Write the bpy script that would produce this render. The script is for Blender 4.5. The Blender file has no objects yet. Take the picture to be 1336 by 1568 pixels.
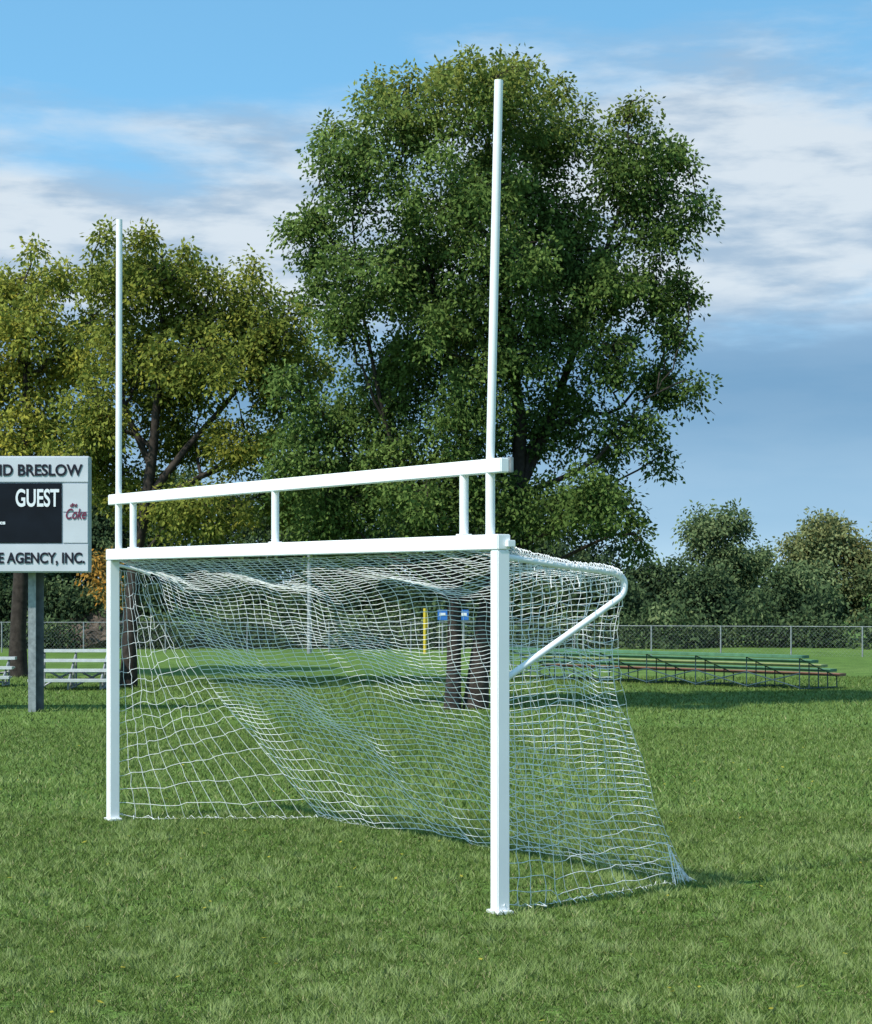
import bpy, math, random, bmesh
import numpy as np
from mathutils import Vector, noise
random.seed(7); rng=np.random.default_rng(7)
sc=bpy.context.scene
sc.view_settings.view_transform='Standard'; sc.view_settings.look='None'; sc.view_settings.exposure=0
col=sc.collection

# ---------------------------------------------------------------- helpers
def link(o,parent=None):
    col.objects.link(o)
    if parent: o.parent=parent
    return o
def empty(name,loc=(0,0,0)):
    e=bpy.data.objects.new(name,None); e.empty_display_size=.3; col.objects.link(e); return e
def mat(name,color,rough=.6,metal=0,noise_amt=0,noise_scale=5,bump=0,spec=.5):
    m=bpy.data.materials.new(name); m.use_nodes=True; nt=m.node_tree
    b=nt.nodes['Principled BSDF']; b.inputs['Roughness'].default_value=rough; b.inputs['Metallic'].default_value=metal
    b.inputs['Specular IOR Level'].default_value=spec
    tc=nt.nodes.new('ShaderNodeTexCoord'); n=nt.nodes.new('ShaderNodeTexNoise'); n.inputs['Scale'].default_value=noise_scale; n.inputs['Detail'].default_value=6
    nt.links.new(tc.outputs['Object'],n.inputs['Vector'])
    r=nt.nodes.new('ShaderNodeValToRGB'); c=color
    r.color_ramp.elements[0].position=.3; r.color_ramp.elements[1].position=.7
    r.color_ramp.elements[0].color=tuple(x*(1-noise_amt) for x in c)+(1,)
    r.color_ramp.elements[1].color=tuple(min(1,x*(1+noise_amt*.6)) for x in c)+(1,)
    nt.links.new(n.outputs['Fac'],r.inputs['Fac']); nt.links.new(r.outputs['Color'],b.inputs['Base Color'])
    if bump:
        bp=nt.nodes.new('ShaderNodeBump'); bp.inputs['Strength'].default_value=bump; bp.inputs['Distance'].default_value=.02
        nt.links.new(n.outputs['Fac'],bp.inputs['Height']); nt.links.new(bp.outputs['Normal'],b.inputs['Normal'])
    return m
def obox(name,c,ax,half,m,parent,bev=.004):
    c=Vector(c); A=[Vector(a).normalized() for a in ax]
    vs=[]
    for i in (-1,1):
        for j in (-1,1):
            for k in (-1,1): vs.append(A[0]*i*half[0]+A[1]*j*half[1]+A[2]*k*half[2])
    fs=[(0,1,3,2),(4,6,7,5),(0,4,5,1),(2,3,7,6),(0,2,6,4),(1,5,7,3)]
    me=bpy.data.meshes.new(name); me.from_pydata(vs,[],fs)
    bm=bmesh.new(); bm.from_mesh(me); bmesh.ops.recalc_face_normals(bm,faces=bm.faces)
    if bev: bmesh.ops.bevel(bm,geom=list(bm.edges),offset=bev,segments=2,affect='EDGES')
    bm.to_mesh(me); bm.free()
    me.materials.append(m); o=bpy.data.objects.new(name,me); o.location=c; return link(o,parent)
XYZ=((1,0,0),(0,1,0),(0,0,1))
def box(name,c,half,m,parent,bev=.004): return obox(name,c,XYZ,half,m,parent,bev)
def curves(name,lines,m,parent,bevel,res=1,caps=True):
    cu=bpy.data.curves.new(name,'CURVE'); cu.dimensions='3D'; cu.bevel_depth=bevel; cu.bevel_resolution=res; cu.use_fill_caps=caps
    for ln in lines:
        s=cu.splines.new('POLY'); s.points.add(len(ln)-1)
        for i,p in enumerate(ln):
            s.points[i].co=(p[0],p[1],p[2],1); s.points[i].radius=p[3] if len(p)>3 else 1
    cu.materials.append(m); o=bpy.data.objects.new(name,cu); return link(o,parent)
def attr_mesh(name,verts,fsize,attrs,m,parent):
    nv=len(verts); nf=nv//fsize
    me=bpy.data.meshes.new(name); me.vertices.add(nv); me.vertices.foreach_set('co',verts.astype(np.float32).ravel())
    me.loops.add(nv); me.loops.foreach_set('vertex_index',np.arange(nv,dtype=np.int32))
    me.polygons.add(nf); me.polygons.foreach_set('loop_start',np.arange(0,nv,fsize,dtype=np.int32))
    me.polygons.foreach_set('loop_total',np.full(nf,fsize,dtype=np.int32))
    me.update(calc_edges=True)
    for k,v in attrs.items():
        a=me.attributes.new(k,'FLOAT','POINT'); a.data.foreach_set('value',np.repeat(v,fsize).astype(np.float32))
    me.materials.append(m); o=bpy.data.objects.new(name,me); return link(o,parent)

# ---------------------------------------------------------------- materials
def leaf_mat(name,dark,mid,light,autumn,transl=.3,up=.35):
    m=bpy.data.materials.new(name); m.use_nodes=True; nt=m.node_tree; nt.nodes.clear(); N=nt.nodes.new; Lk=nt.links.new
    out=N('ShaderNodeOutputMaterial'); a=N('ShaderNodeAttribute'); a.attribute_name='tint'; b=N('ShaderNodeAttribute'); b.attribute_name='aut'
    r=N('ShaderNodeValToRGB'); r.color_ramp.elements[0].color=dark+(1,); r.color_ramp.elements[1].color=light+(1,)
    e=r.color_ramp.elements.new(.5); e.color=mid+(1,)
    Lk(a.outputs['Fac'],r.inputs['Fac'])
    mx=N('ShaderNodeMix'); mx.data_type='RGBA'; Lk(b.outputs['Fac'],mx.inputs[0]); Lk(r.outputs['Color'],mx.inputs[6]); mx.inputs[7].default_value=autumn+(1,)
    d=N('ShaderNodeBsdfDiffuse'); t=N('ShaderNodeBsdfTranslucent'); Lk(mx.outputs[2],d.inputs['Color']); Lk(mx.outputs[2],t.inputs['Color'])
    g=N('ShaderNodeNewGeometry'); vm=N('ShaderNodeVectorMath'); vm.operation='ADD'; Lk(g.outputs['Normal'],vm.inputs[0]); vm.inputs[1].default_value=(0,0,up)
    vn=N('ShaderNodeVectorMath'); vn.operation='NORMALIZE'; Lk(vm.outputs[0],vn.inputs[0]); Lk(vn.outputs[0],d.inputs['Normal'])
    ms=N('ShaderNodeMixShader'); ms.inputs[0].default_value=transl; Lk(d.outputs[0],ms.inputs[1]); Lk(t.outputs[0],ms.inputs[2]); Lk(ms.outputs[0],out.inputs[0])
    return m
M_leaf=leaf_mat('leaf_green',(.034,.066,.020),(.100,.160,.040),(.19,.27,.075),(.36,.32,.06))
M_leaf2=leaf_mat('leaf_olive',(.055,.078,.016),(.145,.180,.036),(.26,.29,.06),(.50,.42,.06))
M_far=leaf_mat('leaf_far',(.030,.052,.028),(.095,.140,.058),(.22,.27,.12),(.45,.22,.04))
M_bark=mat('bark',(.045,.036,.030),.9,noise_amt=.5,noise_scale=9,bump=.6,spec=.2)
M_white=mat('white_powder_coat',(.88,.88,.88),.35,noise_amt=.03,noise_scale=3)
M_tube=mat('white_tube_paint',(.87,.87,.87),.35,noise_amt=.04,noise_scale=8)
M_net=mat('net_twine',(.86,.87,.86),.8,noise_amt=.05)
M_galv=mat('galvanised_steel',(.30,.32,.33),.55,.3,noise_amt=.3,noise_scale=14)
M_post=mat('dark_steel_post',(.13,.14,.15),.6,.3,noise_amt=.4,noise_scale=6)  # darker steel tone for the post web and back flange
M_alu=mat('aluminium_plank',(.60,.62,.61),.45,.3,noise_amt=.15,noise_scale=6)
M_sbwhite=mat('scoreboard_white',(.56,.58,.62),.5,noise_amt=.08,noise_scale=2)
M_black=mat('scoreboard_black',(.006,.009,.015),.7,noise_amt=.3,noise_scale=3,spec=.15)
M_letter=mat('black_letters',(.015,.015,.025),.6,spec=.2)
M_lwhite=mat('white_letters',(.75,.77,.8),.5)
M_maroon=mat('maroon_letters',(.16,.015,.05),.5)
M_green=mat('plank_green',(.09,.22,.12),.6,noise_amt=.3); M_rust=mat('plank_red',(.24,.12,.07),.6,noise_amt=.3); M_yel=mat('plank_yellow',(.30,.34,.14),.6,noise_amt=.3)
M_blue=mat('blue_strut',(.03,.07,.09),.6,noise_amt=.2); M_sign=mat('sign_blue',(.03,.16,.50),.5); M_ypole=mat('yellow_paint',(.65,.48,.04),.5)
M_dirt=mat('dirt',(.10,.075,.055),.95,noise_amt=.6,noise_scale=3.5,bump=1)

# ---------------------------------------------------------------- ground
def grass_ground():
    m=bpy.data.materials.new('grass_turf'); m.use_nodes=True; nt=m.node_tree; N=nt.nodes.new; Lk=nt.links.new
    b=nt.nodes['Principled BSDF']; b.inputs['Roughness'].default_value=.9; b.inputs['Specular IOR Level'].default_value=.15
    tc=N('ShaderNodeTexCoord')
    def nz(s,d=5):
        n=N('ShaderNodeTexNoise'); n.inputs['Scale'].default_value=s; n.inputs['Detail'].default_value=d; Lk(tc.outputs['Object'],n.inputs['Vector']); return n
    n1=nz(.16,4); n2=nz(1.6,7); n3=nz(24,6)
    r1=N('ShaderNodeValToRGB'); r1.color_ramp.elements[0].position=.3; r1.color_ramp.elements[1].position=.7
    r1.color_ramp.elements[0].color=(.100,.185,.030,1); r1.color_ramp.elements[1].color=(.155,.245,.055,1); Lk(n1.outputs['Fac'],r1.inputs['Fac'])
    r2=N('ShaderNodeValToRGB'); r2.color_ramp.elements[0].position=.3; r2.color_ramp.elements[1].position=.72
    r2.color_ramp.elements[0].color=(.66,.68,.6,1); r2.color_ramp.elements[1].color=(1.15,1.1,1.1,1); Lk(n2.outputs['Fac'],r2.inputs['Fac'])
    r3=N('ShaderNodeValToRGB'); r3.color_ramp.elements[0].position=.35; r3.color_ramp.elements[1].position=.65
    r3.color_ramp.elements[0].color=(.45,.47,.45,1); r3.color_ramp.elements[1].color=(1.2,1.2,1.15,1); Lk(n3.outputs['Fac'],r3.inputs['Fac'])
    def mul(a,bb):
        x=N('ShaderNodeMix'); x.data_type='RGBA'; x.blend_type='MULTIPLY'; x.inputs[0].default_value=1; Lk(a,x.inputs[6]); Lk(bb,x.inputs[7]); return x.outputs[2]
    c=mul(mul(r1.outputs['Color'],r2.outputs['Color']),r3.outputs['Color']); Lk(c,b.inputs['Base Color'])
    bp=N('ShaderNodeBump'); bp.inputs['Strength'].default_value=.6; bp.inputs['Distance'].default_value=.03; Lk(n3.outputs['Fac'],bp.inputs['Height']); Lk(bp.outputs['Normal'],b.inputs['Normal'])
    me=bpy.data.meshes.new('ground'); S=2500
    me.from_pydata([(-S,-300,0),(S,-300,0),(S,S,0),(-S,S,0)],[],[(0,1,2,3)]); me.materials.append(m)
    link(bpy.data.objects.new('ground',me))
grass_ground()
def blades():
    m=leaf_mat('grass_blade',(.028,.052,.012),(.115,.175,.040),(.27,.34,.13),(.42,.37,.20),.2,1.0)
    n_=500; G=np.zeros((n_,n_))
    for i in range(n_):
        for j in range(n_):
            G[i,j]=noise.noise((i*.06,j*.04,0))*.35+noise.noise((i*.33,j*.22,5))*.75+noise.noise((i*.8,j*.6,8))*.45
    X=[];Y=[];S=[]
    for d0,d1,n,s in ((9,13.5,240000,1),(13.5,20,210000,1.3),(20,32,150000,1.9),(32,50,80000,2.8)):
        y=np.sqrt(rng.uniform(d0*d0,d1*d1,n)); x=rng.uniform(-1,1,n)*(y*.2024*1.25+.6)
        X.append(x);Y.append(y);S.append(np.full(n,s))
    x=np.concatenate(X);y=np.concatenate(Y);s=np.concatenate(S); n=len(x)
    gi=((x+25)/.06).astype(int)%n_; gj=(y/.06).astype(int)%n_; g=G[gi,gj]
    fade=np.clip(1.3-(y-10)/30,.4,1.3); g=g*fade
    h=rng.uniform(.012,.044,n)*(1+1.1*np.clip(g,-.7,.8))*np.sqrt(s); w=rng.uniform(.0022,.0042,n)*s
    az=rng.uniform(0,2*np.pi,n); ln=rng.uniform(.1,1.5,n); la=rng.uniform(0,2*np.pi,n)
    p=np.stack([x,y,np.full(n,-.002)],1)
    side=np.stack([np.cos(az),np.sin(az),np.zeros(n)],1)*w[:,None]
    tip=p+np.stack([np.cos(la)*ln*h,np.sin(la)*ln*h,h],1)
    V=np.stack([p-side,p+side,tip],1).reshape(-1,3)
    tint=np.clip(.46+g*.75+rng.normal(0,.22,n),0,1); aut=(rng.random(n)<(.03+.10*(g<-.15))*np.clip(1.3-(y-10)/25,.3,1.2))*rng.uniform(.3,.8,n)
    attr_mesh('grass',V,3,{'tint':tint,'aut':aut},m,None)
    # a few dry leaves blown onto the turf
    k=420; y=np.sqrt(rng.uniform(81,30*30,k)); x=rng.uniform(-1,1,k)*(y*.26); P=np.stack([x,y,rng.uniform(.018,.04,k)],1)
    a_=rng.uniform(0,6.28,k); A=np.stack([np.cos(a_),np.sin(a_),rng.uniform(-.4,.4,k)],1)*rng.uniform(.012,.026,k)[:,None]
    B=np.stack([-np.sin(a_),np.cos(a_),rng.uniform(-.4,.4,k)],1)*rng.uniform(.007,.014,k)[:,None]
    attr_mesh('fallen_leaves',np.stack([P-A,P-B,P+A,P+B],1).reshape(-1,3),4,{'tint':rng.random(k),'aut':rng.uniform(.5,1,k)},M_leaf2,None)
blades()

# ---------------------------------------------------------------- foliage
def foliage(name,lobes,clumps_per_m2,lpc,L,W,m,parent,seed,droop=.5,aut_fn=None,cr=(.22,.42)):
    r=np.random.default_rng(seed); C=[];T=[];B=[]
    for lb in lobes:
        cx,cy,cz,rx,ry,rz=lb[:6]; lt=lb[6] if len(lb)>6 else 0; la=lb[7] if len(lb)>7 else 0
        n=max(3,int(clumps_per_m2*(rx*rz*2+ry*rz+rx*ry)))
        v=r.normal(size=(n,3)); v/=np.linalg.norm(v,axis=1)[:,None]
        rad=(r.random(n)**.42)*r.uniform(.82,1.14,n)
        C.append(np.array([cx,cy,cz])+v*rad[:,None]*np.array([rx,ry,rz])); T.append(np.full(n,lt)+r.normal(0,.15,n)+.12*v[:,2]); B.append(np.full(n,la))  # clump tint paints in sunlit and shaded contrast, lighter on lobe tops
    C=np.concatenate(C);T=np.concatenate(T);B=np.concatenate(B); n=len(C)
    cnt=r.poisson(lpc,n); idx=np.repeat(np.arange(n),cnt); m_=len(idx)
    R=r.uniform(cr[0],cr[1],n)
    g=np.clip(r.normal(size=(m_,3)),-1.8,1.8)*.5; g[:,2]*=.75
    hr=np.hypot(g[:,0],g[:,1]); g[:,2]-=droop*hr*hr
    P=C[idx]+g*R[idx][:,None]
    ax=g.copy(); ax[:,2]-=.3; ax=ax+r.normal(size=(m_,3))*.5; ax/=np.linalg.norm(ax,axis=1)[:,None]
    nr=r.normal(size=(m_,3))*.7; nr[:,2]+=.7
    sd=np.cross(ax,nr); sd/=np.linalg.norm(sd,axis=1)[:,None]+1e-6
    l=r.uniform(.6,1.3,m_)*L; w=r.uniform(.7,1.2,m_)*W
    a=ax*l[:,None]; s_=sd*(w*.5)[:,None]
    V=np.stack([P,P+a*.45+s_,P+a,P+a*.45-s_],1).reshape(-1,3)
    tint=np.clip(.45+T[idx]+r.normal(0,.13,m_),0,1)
    aut=B[idx]+ (aut_fn(C)[idx] if aut_fn else 0)
    aut=np.clip(aut*r.uniform(.3,1.4,m_),0,1)
    attr_mesh(name,V,4,{'tint':tint,'aut':aut},m,parent)
    return C
def wobble(p0,p1,n,amp,r,r0,r1):
    p0=np.array(p0,float);p1=np.array(p1,float); pts=[]; off=np.zeros(3)
    for i in range(n+1):
        t=i/n; off=off+r.normal(0,amp,3)*(1 if 0<i<n else 0)
        e=math.sin(math.pi*t); q=p0+(p1-p0)*t+off*e
        pts.append((q[0],q[1],q[2],r0+(r1-r0)*t))
    return pts
def branches(trunks,lobes,C,parent,seed,nt=400,limb=.07):
    r=np.random.default_rng(seed); lines=[list(t) for t in trunks]
    nodes=[p for t in trunks for i,p in enumerate(t) if i>=len(t)//3]
    ends=[]
    for lb in lobes:
        c=np.array(lb[:3])
        cand=[p for p in nodes if p[2]<c[2]-.3] or nodes
        b=min(cand,key=lambda p:np.linalg.norm(np.array(p[:3])-c)+max(0,1.2-(c[2]-p[2])))
        s=wobble(b[:3],c+np.array([0,0,lb[5]*.3]),7,.09,r,min(b[3]*.7,limb),.015); lines.append(s)
        nodes+= s[3:6]; ends+=s[2:]
    E=np.array([e[:3] for e in ends])
    for c in C[r.choice(len(C),min(nt,len(C)),replace=False)]:
        d=np.linalg.norm(E-c,axis=1)+np.maximum(0,E[:,2]-c[2])*.5; b=E[d.argmin()]
        lines.append(wobble(b,c,4,.04,r,.012,.004))
    curves('trunk_and_limbs',lines,M_bark,parent,1.0,2)
def tree(name,lobes,trunks,seed,m,dens,lpc,L,W,aut,nt,limb=.06,cr=(.22,.42)):
    e=empty(name); C=foliage('crown',lobes,dens,lpc,L,W,m,e,seed,aut_fn=aut,cr=cr)
    branches(trunks,lobes,C,e,seed+1,nt,limb)
r_=np.random.default_rng(3)
D=37.
raw=[(.81,10.25,1.2,.85),(-.65,9.9,.9,.75),(2.05,9.9,.85,.8),(3.4,9.35,.95,.85),(-1.45,9.0,.7,.8),(-2.05,8.35,.5,.4),(3.9,8.35,.7,.8),
(.35,8.5,1.35,1.05),(2.25,8.15,1.15,1.0),(-1.2,7.35,.85,.75),(.15,6.6,1.2,.9),(3.8,7.0,.6,.7),(2.15,6.6,1.0,.85),(-1.65,6.6,.5,.55),
(-2.05,4.95,.65,.75),(-.95,5.2,1.0,.9),(.6,5.0,.9,1.0),(2.05,5.0,.85,.8),(3.85,5.7,.5,.55),(3.35,4.75,.55,.45),(2.6,3.5,.7,.7),(-1.45,3.75,.9,.8),(-.1,3.5,1.0,.65),(1.5,3.5,.8,.65),(-2.1,7.9,.4,.35),(.2,10.9,.35,.3),(1.3,10.95,.35,.25),
(-.3,7.6,.9,.7),(1.1,7.4,.9,.8),(1.2,9.0,1.0,.8),(3.0,7.3,.7,.65),(3.0,6.0,.55,.55),(-2.3,4.2,.6,.65),(-1.9,3.2,.7,.55),(1.1,6.0,.8,.7),(-.6,4.2,.9,.7),(.5,4.0,.8,.6),(-.4,6.0,.8,.6),(2.6,7.4,.6,.6),
(4.35,5.55,.22,.3),(4.6,8.75,.22,.28),(3.85,4.25,.25,.3),(-2.5,8.25,.25,.3),(-1.75,10.0,.3,.25),(-2.6,5.6,.28,.35),(-.95,10.75,.3,.25),(2.1,10.75,.3,.22),(3.3,10.25,.3,.22),(4.2,9.6,.3,.3),(4.3,7.2,.22,.35),(3.3,3.3,.3,.45),(3.4,2.9,.2,.3),(-2.0,7.3,.35,.35),(4.1,6.4,.25,.35),(3.0,4.2,.3,.5),(-.4,10.7,.3,.22)]
lob=[(x,D+r_.uniform(-1.3,1.3)*(0.9 if rx>.6 else .5),z,rx,rx*1.15,rz,.10*(z-6.5)/4-.09*(x-1)/3) for x,z,rx,rz in raw]  # tint lightens upward and leftward: sunlit side painted into the leaf colour
tr=[[(.67,37,-.1,.24),(.72,37,.5,.19),(.85,37,1.5,.17),(1.1,37,2.6,.16),(1.38,37,3.6,.13),(1.45,37,4.8,.11),(1.3,37,6.2,.08),(1.1,36.9,7.8,.055),(.9,36.9,9.6,.025)],
    [(.28,36.8,-.1,.16),(.3,36.8,.6,.125),(.32,36.8,1.8,.115),(.45,36.9,3.2,.1),(.5,37,4.9,.07),(.1,37,6.6,.05),(-.4,37,8.6,.025)],
    [(1.38,37,3.6,.10),(1.9,37.2,4.8,.08),(2.4,37.3,6.2,.065),(2.9,37.3,7.8,.045),(3.3,37.2,9.0,.02)],
    [(.32,36.8,1.8,.08),(-.3,37.3,3.3,.055),(-.9,37.3,5.,.04),(-1.3,37.1,7.,.025)]]
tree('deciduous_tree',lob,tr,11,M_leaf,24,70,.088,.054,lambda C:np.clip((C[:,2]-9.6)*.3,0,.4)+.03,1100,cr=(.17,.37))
D=45.
raw=[(-6.55,8.6,.95,.75),(-5.7,8.45,1.0,.85),(-4.1,7.9,1.0,.7),(-3.15,7.5,.65,.65),(-4.6,6.75,1.4,.75),(-6.4,7.0,1.2,1.0),(-3.25,6.2,.75,.6),(-7.1,5.6,.8,1.0),(-5.4,5.3,.9,.5),(-3.9,5.1,1.0,.6),(-6.4,4.0,.8,.8),(-4.8,3.6,1.2,.7),(-3.0,4.1,1.0,.8),
(-5.0,7.6,1.0,.7),(-3.6,7.0,.8,.6),(-2.7,6.8,.5,.5),(-5.6,6.2,.9,.6),(-7.2,4.6,.7,.6),(-3.7,8.6,.3,.25),(-2.75,7.9,.3,.3),(-6.0,9.35,.35,.25),(-6.9,9.3,.3,.25),(-4.7,8.55,.35,.25)]
lob=[(x,D+r_.uniform(-1.2,1.2),z,rx,rx*1.2,rz,.06*(z-6)/3-.07*(x+5)/3) for x,z,rx,rz in raw]  # sunlit top and left of the crown painted through the tint
tr=[[(-6.42,45,-.1,.2),(-6.4,45,1,.15),(-6.3,45,2.6,.14),(-6.05,45,3.9,.13),(-5.9,45,5,.1),(-5.8,45,6.4,.07),(-5.7,45,8,.03)],
    [(-6.05,45,3.9,.1),(-5.2,45,5.0,.07),(-4.4,45,5.9,.05),(-3.6,45,7,.03)],[(-6.1,45,3.7,.08),(-4.9,45,4.4,.06),(-3.6,45,4.9,.03)],[(-5.95,45,4.6,.08),(-6.5,45,5.8,.05),(-6.8,45,7.6,.03)]]
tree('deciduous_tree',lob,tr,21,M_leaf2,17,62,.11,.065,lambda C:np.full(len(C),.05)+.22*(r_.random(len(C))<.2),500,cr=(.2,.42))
D=50.
raw=[(-9.8,9.2,.8,.65),(-8.8,9.3,.65,.5),(-10.9,8.9,1.0,.9),(-9.4,8.1,1.2,.85),(-8.3,7.5,.8,.85),(-10.2,6.9,1.1,.9),(-11.6,7.3,1.1,1.1),(-9.2,5.9,1.2,.9),(-10.4,4.3,1.1,.9),(-8.5,4.6,.9,.9),(-11.8,5.2,1.1,1.0),(-7.7,6.0,.7,.7),(-9.0,7.2,.9,.7),(-8.0,8.4,.5,.5),(-9.6,5.0,.9,.7),(-9.3,10.0,.3,.25),(-8.1,9.4,.3,.3)]
lob=[(x,D+r_.uniform(-1.2,1.2),z,rx,rx*1.2,rz,.22-.05*(x+10)/3) for x,z,rx,rz in raw]  # raised tint, more so at left, puts sunlight into the leaves
tr=[[(-9.7,50,-.1,.25),(-9.7,50,1,.19),(-9.6,50,3,.17),(-9.5,50,5,.13),(-9.5,50,7,.08),(-9.4,50,8.8,.03)],[(-9.6,50,3,.1),(-10.5,50,5,.08),(-11,50,8,.03)]]
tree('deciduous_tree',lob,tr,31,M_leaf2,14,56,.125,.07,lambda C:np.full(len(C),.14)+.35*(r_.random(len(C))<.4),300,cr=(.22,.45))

# distant tree line and undergrowth
lb=[]; q=np.random.default_rng(5)
def crown(cx,cy,top,r,tint,aut=0,squash=1.0):
    n=int(9+r*6)
    for i in range(n):
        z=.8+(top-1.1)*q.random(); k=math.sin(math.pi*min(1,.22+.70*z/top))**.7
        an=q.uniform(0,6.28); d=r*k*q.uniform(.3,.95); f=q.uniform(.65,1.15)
        lb.append((cx+math.cos(an)*d,cy+math.sin(an)*d*.7,z,r*.40*f,r*.40*f,r*.32*f*squash,tint+.20*(z/top-.6)+q.uniform(-.14,.14),aut*q.uniform(.2,1.6)))  # tint rises with height, top light painted into the crown
    for i in range(5): # ragged leading shoots
        lb.append((cx+q.uniform(-.6,.6)*r,cy,top-q.uniform(.0,.5)*r*.6,r*.16,r*.16,r*.2,tint+.12,aut))
    lb.append((cx,cy,top-r*.4,r*.45,r*.45,r*.3,tint+.12,aut)); lb.append((cx,cy,top*.5,r*.7,r*.6,top*.35,tint-.15,0))  # painted shading: bright tint on the crown top, dark tint in the core
x=-44.
while x<5.5:
    crown(x,80+q.uniform(-4,4),q.uniform(5.3,6.4) if x>-14 else q.uniform(5,8),q.uniform(1.7,2.3),-.22); x+=q.uniform(1.9,2.6)
crown(6.9,82,2.9,1.1,-.2); crown(8.3,79,3.0,1.4,-.27); crown(9.6,77,2.7,1.3,-.27); crown(12.6,77,2.8,1.2,-.12)
crown(10.9,84,5.1,2.0,.08,.0); crown(12.7,88,3.7,1.4,.12); crown(15.2,84,4.9,2.2,.26,.12); crown(17.8,82,4.5,1.8,.16,.06); crown(13.9,80,2.9,1.1,.0)
x=20.
while x<46: crown(x,82+q.uniform(-4,4),q.uniform(3.8,5.6),q.uniform(1.7,2.4),.05); x+=q.uniform(2.6,3.6)
x=-38.
while x<42:
    h=q.uniform(.5,1.1); lb.append((x,73.5+q.uniform(-1.5,1.5),h*.7,.8,.7,h,-.2+q.uniform(-.15,.2)))
    if x<5 or q.random()<.3: lb.append((x+.4,75+q.uniform(-.7,.7),q.uniform(1.3,1.9),.9,.8,.8,-.3))
    x+=.8
lb+=[(-11.3,73,2.9,.6,.5,.7,.2,.8),(-10.9,72.5,2.1,.5,.5,.5,.2,.9)]
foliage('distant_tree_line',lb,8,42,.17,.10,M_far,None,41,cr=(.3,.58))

# ---------------------------------------------------------------- goal
U=np.array([-.515,.857,0]);Vv=np.array([.857,.515,0]);O=np.array([.411,13.84,0]);Zz=np.array([0,0,1.])
def Lc(t,b,z): return O+U*t+Vv*b+Zz*z
goal=empty('combination_goal')
AX=(U,Vv,Zz); a=.046
GL=6.43
for nm,t in (('near_post',0),('far_post',GL)):
    obox(nm,Lc(t,0,2.333/2),AX,(a,a,2.333/2),M_white,goal,.006)
    obox(nm+'_base_plate',Lc(t,.0,.012),AX,(.075,.06,.012),M_white,goal)
obox('crossbar',Lc(GL/2,0,2.385),AX,(GL/2+a+.004,a+.003,.050),M_white,goal,.006)
obox('crossbar_end_lug',Lc(-.06,.04,2.375),AX,(.018,.03,.022),M_white,goal)
obox('upper_crossbar',Lc(GL/2-.01,0,2.877),AX,(GL/2+.05,.032,.047),M_white,goal,.006)
obox('upper_end_bracket',Lc(-.045,.045,2.88),AX,(.03,.012,.05),M_galv,goal)
obox('upper_end_bracket_far',Lc(GL+.03,.045,2.88),AX,(.03,.012,.05),M_galv,goal)
for i,t in enumerate((.44,3.2,5.97)):
    curves('riser_%d'%i,[[tuple(Lc(t,0,2.43)),tuple(Lc(t,0,2.835))]],M_tube,goal,.030,4)
    obox('riser_collar_%d'%i,Lc(t,0,2.439),AX,(.042,.038,.006),M_white,goal,.002)
for nm,t,dx in (('near_upright',.117,.055),('far_upright',6.30,.006)):
    p0=Lc(t,0,2.43);p1=Lc(t,0,2.835); curves(nm+'_stub',[[tuple(p0),tuple(p1)]],M_tube,goal,.031,4)
    p0=Lc(t,0,2.92);p1=Lc(t,0,5.375)+np.array([dx,0,0]); curves(nm,[[tuple(p0),tuple(p1)]],M_tube,goal,.028,4)
def arc(pts,n=6):
    out=[]
    P=[np.array(p,float) for p in pts]
    for i in range(len(P)-1):
        p0=P[max(i-1,0)];p1=P[i];p2=P[i+1];p3=P[min(i+2,len(P)-1)]
        for k in range(n):
            t=k/n; out.append(.5*((2*p1)+(-p0+p2)*t+(2*p0-5*p1+4*p2-p3)*t*t+(-p0+3*p1-3*p2+p3)*t**3))
    out.append(P[-1]); return out
br=[(0,.04,2.29),(0,.5,2.235),(0,.86,2.195),(0,.96,2.16),(0,.985,2.11),(0,.96,2.04),(0,.86,1.975),(0,.45,1.74),(0,.04,1.505)]
curves('net_bracket_near',[[tuple(Lc(*p)) for p in arc(br)]],M_tube,goal,.022,4)
curves('net_bracket_far',[[tuple(Lc(*p)) for p in arc([(GL,.04,2.29),(GL,.2,2.26),(GL,.36,2.21)])]],M_tube,goal,.014,3)
Np=arc([(0,.05,2.34),(0,.5,2.25),(0,.96,2.17),(.1,1.0,1.8),(.15,1.07,1.475),(.25,1.26,1.0),(.35,1.48,.55),(.59,1.948,.02)],10)
Fp=arc([(GL,.05,2.34),(GL,.22,2.27),(GL-.02,.4,2.18),(6.3,.5,1.85),(6.2,.643,1.5),(6.08,.86,1.14),(5.95,1.109,.79),(5.6,1.66,.02)],10)
Np=np.array(Np);Fp=np.array(Fp)
def samp(P,w):
    f=w*(len(P)-1); i=min(int(f),len(P)-2); return P[i]*(1-(f-i))+P[i+1]*(f-i)
def wn(u,w,k):
    return np.array([noise.noise((u*3,w*3,k)),noise.noise((u*3,w*3,k+9)),noise.noise((u*3,w*3,k+19))])
def back(u,w):
    p=samp(Np,w)*(1-u)+samp(Fp,w)*u
    s=math.sin(math.pi*u)**.8
    b=math.exp(-((w-.3)/.22)**2)
    p=p+np.array([0,-.12*b*s,-.16*b*s])
    fold=math.sin(u*17+w*9+2.5*noise.noise((u*4,w*2,3)))
    fold2=math.sin(u*31-w*14+4*noise.noise((u*5,w*3,13)))
    n=wn(u*2.2,w*1.5,0)*.06*min(1,4*w)*(1-max(0,w-.85)/.15*.7)+wn(u*14,w*3,50)*.012
    n[1]+=(.030*fold+.014*fold2)*min(1,4*w); n[2]+=(.018*fold+.010*fold2)*min(1,4*w)
    p=p+n; p[2]=max(p[2],.012); return p
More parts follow.
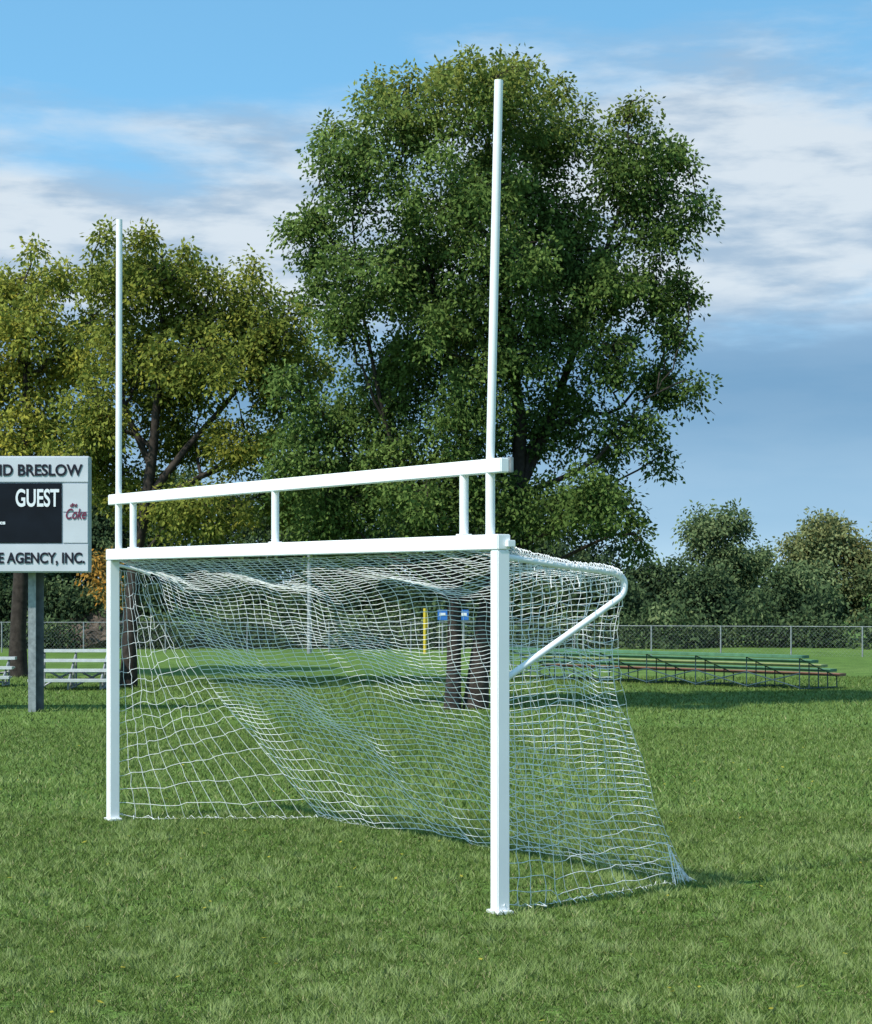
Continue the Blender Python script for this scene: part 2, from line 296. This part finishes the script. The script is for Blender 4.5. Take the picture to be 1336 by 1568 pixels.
def jit(p,a): return tuple(Lc(p[0]+random.uniform(-a,a),p[1]+random.uniform(-a,a),max(.008,p[2]+random.uniform(-a,a))))
lines=[]
for i in range(67):
    w=i/66; lines.append([jit(back(k/80,w),.004) for k in range(81)])
for j in range(46):
    u=j/45; lines.append([jit(back(u,k/50),.005) for k in range(51)])
def side(P,f,w,k):
    e=samp(P,.28+.72*w); z0=2.25*(1-w)+.05*w
    p0=np.array([P[0][0],.05,z0]); p=p0*(1-f)+e*f
    p=p+wn(f*2,w*2,k)*.11*f*(1-f)*2+wn(f*8,w*10,k+7)*.014
    if w>.8: p[2]-=.06*math.sin(math.pi*f)*(w-.8)/.2
    p[2]=max(p[2],.012); return p
for P,k,nc,nr in ((Np,100,15,25),(Fp,200,12,19)):
    for i in range(nr+1): lines.append([jit(side(P,q_/22,i/nr,k),.006) for q_ in range(23)])
    for j in range(nc+1): lines.append([jit(side(P,j/nc,q_/34,k),.006) for q_ in range(35)])
for i in range(1,8):
    w=.035*i; lines.append([jit(np.array([0,.05+.12*i,2.33-.02*i]),.004),jit(samp(Np,w),.004),jit(side(Np,min(1,i/8),0.02,100),.004)])
for i in range(22):
    p=samp(Np,1-.004*i); q2=p+np.array([random.uniform(-.08,.02),random.uniform(.02,.10),0]); lines.append([tuple(Lc(p[0],p[1],max(.02,p[2]))),tuple(Lc(q2[0],q2[1],.01))])
for j in range(40):
    u=j/39; p=back(u,1.0); lines.append([jit(p,.004),jit(p+np.array([0,random.uniform(.02,.07),0]),.01)])
for j in range(26):
    p=side(Fp,j/26,1.0,200); q2=p+np.array([random.uniform(-.16,-.02),random.uniform(-.05,.05),0]); lines.append([jit(p,.004),jit((p+q2)/2+np.array([0,0,.02]),.01),jit(q2,.01)])
    p=side(Np,j/26,1.0,100); q2=p+np.array([random.uniform(-.12,-.02),random.uniform(-.05,.05),0]); lines.append([jit(p,.004),jit((p+q2)/2+np.array([0,0,.02]),.01),jit(q2,.01)])
curves('net',lines,M_net,goal,.0023,0,False)
lash=[]
for i in range(60):
    c=samp(Np,.02+i*.0046); lash.append([jit(c+np.array([.025*math.cos(k*1.26),0,.026*math.sin(k*1.26)]),.006) for k in range(6)]+[jit(c+np.array([random.uniform(-.05,.05),random.uniform(-.05,.05),-random.uniform(.04,.20)]),.01)])
curves('net_lashing',lash,M_net,goal,.0026,0,False)

# ---------------------------------------------------------------- scoreboard
sb=empty('scoreboard'); Y=35.7; X1=-5.75; X0=-11.2; cx=(X0+X1)/2
box('cabinet',(cx,Y+.15,3.295),((X1-X0)/2,.14,.965),M_sbwhite,sb,.01)
box('top_banner',(cx,Y,4.035),((X1-X0)/2-.01,.012,.205),M_sbwhite,sb)
box('bottom_banner',(cx,Y,2.575),((X1-X0)/2-.01,.012,.225),M_sbwhite,sb)
box('display_panel',(cx-.22,Y,3.315),((X1-X0)/2-.23,.016,.495),M_black,sb)
box('logo_panel_upper',(X1-.22,Y,3.57),(.205,.012,.235),M_sbwhite,sb); box('logo_panel_lower',(X1-.22,Y,3.07),(.205,.012,.25),M_sbwhite,sb)
def text(s,xr,z,h,w,m,off=.004,shear=0):
    cu=bpy.data.curves.new('lettering','FONT'); cu.body=s; cu.align_x='RIGHT'; cu.extrude=.003; cu.offset=off; cu.size=h/.7; cu.shear=shear
    cu.materials.append(m); o=bpy.data.objects.new('lettering',cu); o.rotation_euler=(math.pi/2,0,0); o.location=(xr,Y-.022,z); link(o,sb)
    bpy.context.view_layer.update()
    o.scale=(w/o.dimensions.x,1,1)
text('DAVID BRESLOW',X1-.11,3.94,.18,1.86,M_letter,off=.0065)
text('INSURANCE AGENCY, INC.',X1-.06,2.49,.17,2.42,M_letter,off=.0065)
text('GUEST',X1-.49,3.43,.28,.72,M_lwhite,off=.009)
text('Electronics',X1-1.38,3.13,.06,.5,M_lwhite)
text('diet',X1-.2,3.42,.06,.12,M_maroon,off=.003,shear=.3); text('Coke',X1-.05,3.22,.17,.34,M_maroon,off=.003,shear=.35)
for xx in (-6.73,-10.3):
    box('post_web',(xx,Y+.42,1.65),(.012,.10,1.7),M_post,sb,0)
    box('post_flange_front',(xx-.02,Y+.32,1.65),(.065,.01,1.7),M_galv,sb); box('post_flange_back',(xx+.05,Y+.52,1.65),(.09,.01,1.7),M_post,sb)
    box('post_bracket',(xx,Y+.3,3.5),(.12,.012,.7),M_galv,sb)

# ---------------------------------------------------------------- bleachers
def bleacher(name,org,dirv,front,length,rows,mats,rise,run,z0,strut,foot=False,th=.02,sr=.015):
    e=empty(name); d=Vector(dirv).normalized(); f=Vector(front).normalized(); o=Vector(org); z=Vector((0,0,1))
    for i in range(rows):
        h=z0+rise*(rows-1-i); c=o+d*length/2+f*run*i
        obox('seat_plank_%d'%i,c+z*h,(d,f,z),(length/2,.12,th),mats[i%len(mats)],e)
        if (foot and i<rows-1): obox('foot_plank_%d'%i,c+f*(run*.5)+z*max(.08,h-rise),(d,f,z),(length/2,.10,.015),M_alu,e)
    n=max(2,int(length/1.3)); tubes=[]
    for k in range(n+1):
        b=o+d*(.15+(length-.3)*k/n); zt=z0+rise*(rows-1)
        tubes.append([tuple(b+z*.02),tuple(b+z*(zt-.02))])
        tubes.append([tuple(b+z*.03),tuple(b+f*run*(rows-1)+z*.03)])
        tubes.append([tuple(b+z*(zt-.04)),tuple(b+f*run*(rows-1)+z*(z0-.04))])
        for i in range(1,rows):
            bb=b+f*run*i; tubes.append([tuple(bb+z*.02),tuple(bb+z*(z0+rise*(rows-1-i)-.02))])
        if k<n:
            b2=o+d*(.15+(length-.3)*(k+1)/n)
            tubes.append([tuple(b+z*.05),tuple(b2+z*(zt*.5))]); tubes.append([tuple(b2+z*.05),tuple(b+z*(zt*.5))])
    curves('frame',tubes,strut,e,sr,2)
bleacher('bleacher',(1.6,49.2,0),(1,-.98,0),(.7,.71,0),8.2,5,[M_green,M_green,M_yel,M_green,M_rust],.10,.33,.28,M_blue,th=.03,sr=.012)
bleacher('bleacher',(-8.25,44.6,0),(1,.02,0),(.02,-1,0),1.6,4,[M_alu],.19,.36,.2,M_galv,True,th=.03,sr=.022)
bleacher('bleacher',(-12.5,45.6,0),(1,.02,0),(.02,-1,0),3.6,3,[M_alu],.19,.36,.2,M_galv,True,th=.03,sr=.022)

# ---------------------------------------------------------------- fence, poles, signs
def fence(name,p0,p1,h,sp,step,rp=.02):
    e=empty(name); p0=Vector(p0);p1=Vector(p1); d=(p1-p0); Ln=d.length; d.normalize(); n=int(Ln/sp)
    posts=[[tuple(p0+d*sp*k),tuple(p0+d*sp*k+Vector((0,0,h)))] for k in range(n+1)]
    curves('posts',posts,M_galv,e,rp*1.3,2); curves('rails',[[tuple(p0+Vector((0,0,h-.02))),tuple(p1+Vector((0,0,h-.02)))]],M_galv,e,rp*.6,2)
    mesh=[]; k=-h
    while k<Ln:
        for s in (0,1):
            a0=max(0,k); a1=min(Ln,k+h); za=(a0-k); zb=(a1-k)
            if s: za,zb=h-za,h-zb
            mesh.append([tuple(p0+d*a0+Vector((0,0,za))),tuple(p0+d*a1+Vector((0,0,zb)))])
        k+=step
    curves('chain_link_mesh',mesh,M_galv,e,.0012,0,False)
fence('chain_link_fence',(-45,68.5,0),(4.5,68.5,0),.98,2.6,.12,.017)
fence('chain_link_fence',(4.5,66,0),(40,58,0),.92,2.1,.12,.018)
lp=empty('light_pole'); curves('pole',[[(-3.97,67.5,0,1),(-3.97,67.5,4.2,.7)]],M_galv,lp,.075,4); curves('pole_arm',[[(-3.97,67.5,4.1),(-3.2,67.5,4.3)]],M_galv,lp,.03,3); box('lamp_head',(-3.0,67.5,4.28),(.28,.1,.06),M_galv,lp)
fp=empty('foul_pole'); curves('pole',[[(-.345,67.,0),(-.345,67.,1.42)]],M_ypole,fp,.05,4); box('pole_screen',(-.28,67.,1.1),(.02,.01,.28),M_ypole,fp)
for (xx,m) in ((.2,M_sign),(.86,M_sign)):
    s=empty('field_sign'); box('panel',(xx,66.6,1.22),(.15,.015,.16),m,s); box('stripe',(xx,66.58,1.24),(.09,.004,.045),M_lwhite,s,0); curves('leg',[[(xx,66.65,0),(xx,66.65,1.35)]],M_galv,s,.025,3)
bm=bmesh.new(); bmesh.ops.create_icosphere(bm,subdivisions=6,radius=1)
for v in bm.verts:
    n=noise.fractal(v.co*2.2,1,2.2,6); v.co*=1+.22*n; v.co=Vector((v.co.x*1.9,v.co.y*1.0,v.co.z*1.0))
me=bpy.data.meshes.new('dirt_mound'); bm.to_mesh(me); bm.free(); me.materials.append(M_dirt); o=bpy.data.objects.new('dirt_mound',me); o.location=(-11.3,74.5,.25); link(o)

# ---------------------------------------------------------------- light and sky
S=Vector((-.47,-.42,.80)).normalized()
su=bpy.data.lights.new('sun','SUN'); su.energy=5.0; su.angle=math.radians(1.2); su.color=(1,.955,.88)
so=bpy.data.objects.new('sun',su); so.rotation_euler=S.to_track_quat('Z','Y').to_euler(); link(so)
w=bpy.data.worlds.new('World'); sc.world=w; w.use_nodes=True; nt=w.node_tree; nt.nodes.clear(); N=nt.nodes.new; Lk=nt.links.new
def math_(op,a,b=None,clamp=False):
    n=N('ShaderNodeMath'); n.operation=op; n.use_clamp=clamp
    for i,v in enumerate((a,b)):
        if v is None: continue
        if isinstance(v,(int,float)): n.inputs[i].default_value=v
        else: Lk(v,n.inputs[i])
    return n.outputs[0]
tc=N('ShaderNodeTexCoord'); sx=N('ShaderNodeSeparateXYZ'); Lk(tc.outputs['Generated'],sx.inputs[0]); zx,zy,zz=sx.outputs
cb=N('ShaderNodeCombineXYZ'); Lk(zx,cb.inputs[0]);Lk(zy,cb.inputs[1]);Lk(math_('ADD',math_('MULTIPLY',zz,1.8),.16),cb.inputs[2])
nm=N('ShaderNodeVectorMath'); nm.operation='NORMALIZE'; Lk(cb.outputs[0],nm.inputs[0])
sky=N('ShaderNodeTexSky'); sky.sky_type='NISHITA'; sky.sun_disc=False; sky.sun_elevation=math.asin(S.z); sky.sun_rotation=math.atan2(S.x,S.y); sky.ozone_density=1.5; sky.dust_density=.4
Lk(nm.outputs[0],sky.inputs['Vector'])
tm=N('ShaderNodeMix'); tm.data_type='RGBA'; tm.blend_type='MULTIPLY'; tm.inputs[0].default_value=1; Lk(sky.outputs[0],tm.inputs[6]); tm.inputs[7].default_value=(1.35,2.05,1.9,1)
bg1=N('ShaderNodeBackground'); bg1.inputs['Strength'].default_value=.15; Lk(tm.outputs[2],bg1.inputs['Color'])
mp=N('ShaderNodeCombineXYZ'); Lk(math_('MULTIPLY',zx,5.),mp.inputs[0]); Lk(math_('MULTIPLY',zy,5.),mp.inputs[1]); Lk(math_('MULTIPLY',zz,21.),mp.inputs[2])
n1=N('ShaderNodeTexNoise'); n1.inputs['Scale'].default_value=1.; n1.inputs['Detail'].default_value=10; n1.inputs['Roughness'].default_value=.58; n1.inputs['Distortion'].default_value=.15; Lk(mp.outputs[0],n1.inputs['Vector'])
n2=N('ShaderNodeTexNoise'); n2.inputs['Scale'].default_value=3.0; n2.inputs['Detail'].default_value=8; n2.inputs['Roughness'].default_value=.55; Lk(mp.outputs[0],n2.inputs['Vector'])
def ramp(inp,els):
    r=N('ShaderNodeValToRGB'); Lk(inp,r.inputs[0]); cr=r.color_ramp; cr.interpolation='EASE'
    cr.elements[0].position=els[0][0]; cr.elements[1].position=els[-1][0]
    f=lambda v:(v,v,v,1) if isinstance(v,(int,float)) else tuple(v)+(1,)
    cr.elements[0].color=f(els[0][1]); cr.elements[1].color=f(els[-1][1])
    for p,v in els[1:-1]: e=cr.elements.new(p); e.color=f(v)
    return r.outputs[0]
zs=math_('MULTIPLY',zz,3.0)
covR=ramp(zs,[(0,.50),(.14,.50),(.29,.56),(.35,.68),(.42,.80),(.60,.80),(.70,.54),(.80,.40),(1,.42)])
covL=ramp(zs,[(0,.5),(.3,.62),(.42,.84),(.52,.74),(.60,.56),(.70,.38),(1,.38)])
side_=ramp(math_('ADD',math_('MULTIPLY',zx,2.5),.5),[(.40,0),(.62,1)])
mc=N('ShaderNodeMix'); mc.data_type='FLOAT'; Lk(side_,mc.inputs[0]); Lk(covL,mc.inputs[2]); Lk(covR,mc.inputs[3])
cov=math_('ADD',math_('SUBTRACT',n1.outputs['Fac'],.5),mc.outputs[0])
mask=ramp(cov,[(.42,0),(.78,.94)])
shade=ramp(n2.outputs['Fac'],[(.36,(.40,.53,.68)),(.60,(.72,.80,.87))])
low=ramp(zs,[(0,(.52,.70,.84)),(.10,(.32,.50,.69)),(.28,(.17,.33,.53)),(.36,(.24,.40,.60)),(.48,(.4,.55,.7)),(1,(.4,.55,.7))])
lowf=ramp(math_('ADD',zs,math_('MULTIPLY',math_('SUBTRACT',n1.outputs['Fac'],.5),-.25)),[(.32,1),(.42,0)])
mx=N('ShaderNodeMix'); mx.data_type='RGBA'; Lk(math_('MULTIPLY',lowf,.93),mx.inputs[0]); Lk(shade,mx.inputs[6]); Lk(low,mx.inputs[7])
mk2=math_('MAXIMUM',mask,math_('MULTIPLY',lowf,.9))
bg2=N('ShaderNodeBackground'); bg2.inputs['Strength'].default_value=1.0; Lk(mx.outputs[2],bg2.inputs['Color'])
ms=N('ShaderNodeMixShader'); Lk(mk2,ms.inputs[0]); Lk(bg1.outputs[0],ms.inputs[1]); Lk(bg2.outputs[0],ms.inputs[2])
out=N('ShaderNodeOutputWorld'); Lk(ms.outputs[0],out.inputs[0])

# ---------------------------------------------------------------- camera
cd=bpy.data.cameras.new('camera'); cam=bpy.data.objects.new('camera',cd); link(cam)
cam.location=(0,0,2.1); cam.rotation_euler=(math.pi/2,0,0); cd.sensor_width=36; cd.lens=75.77; cd.shift_y=114/1568; cd.clip_end=6000
sc.camera=cam
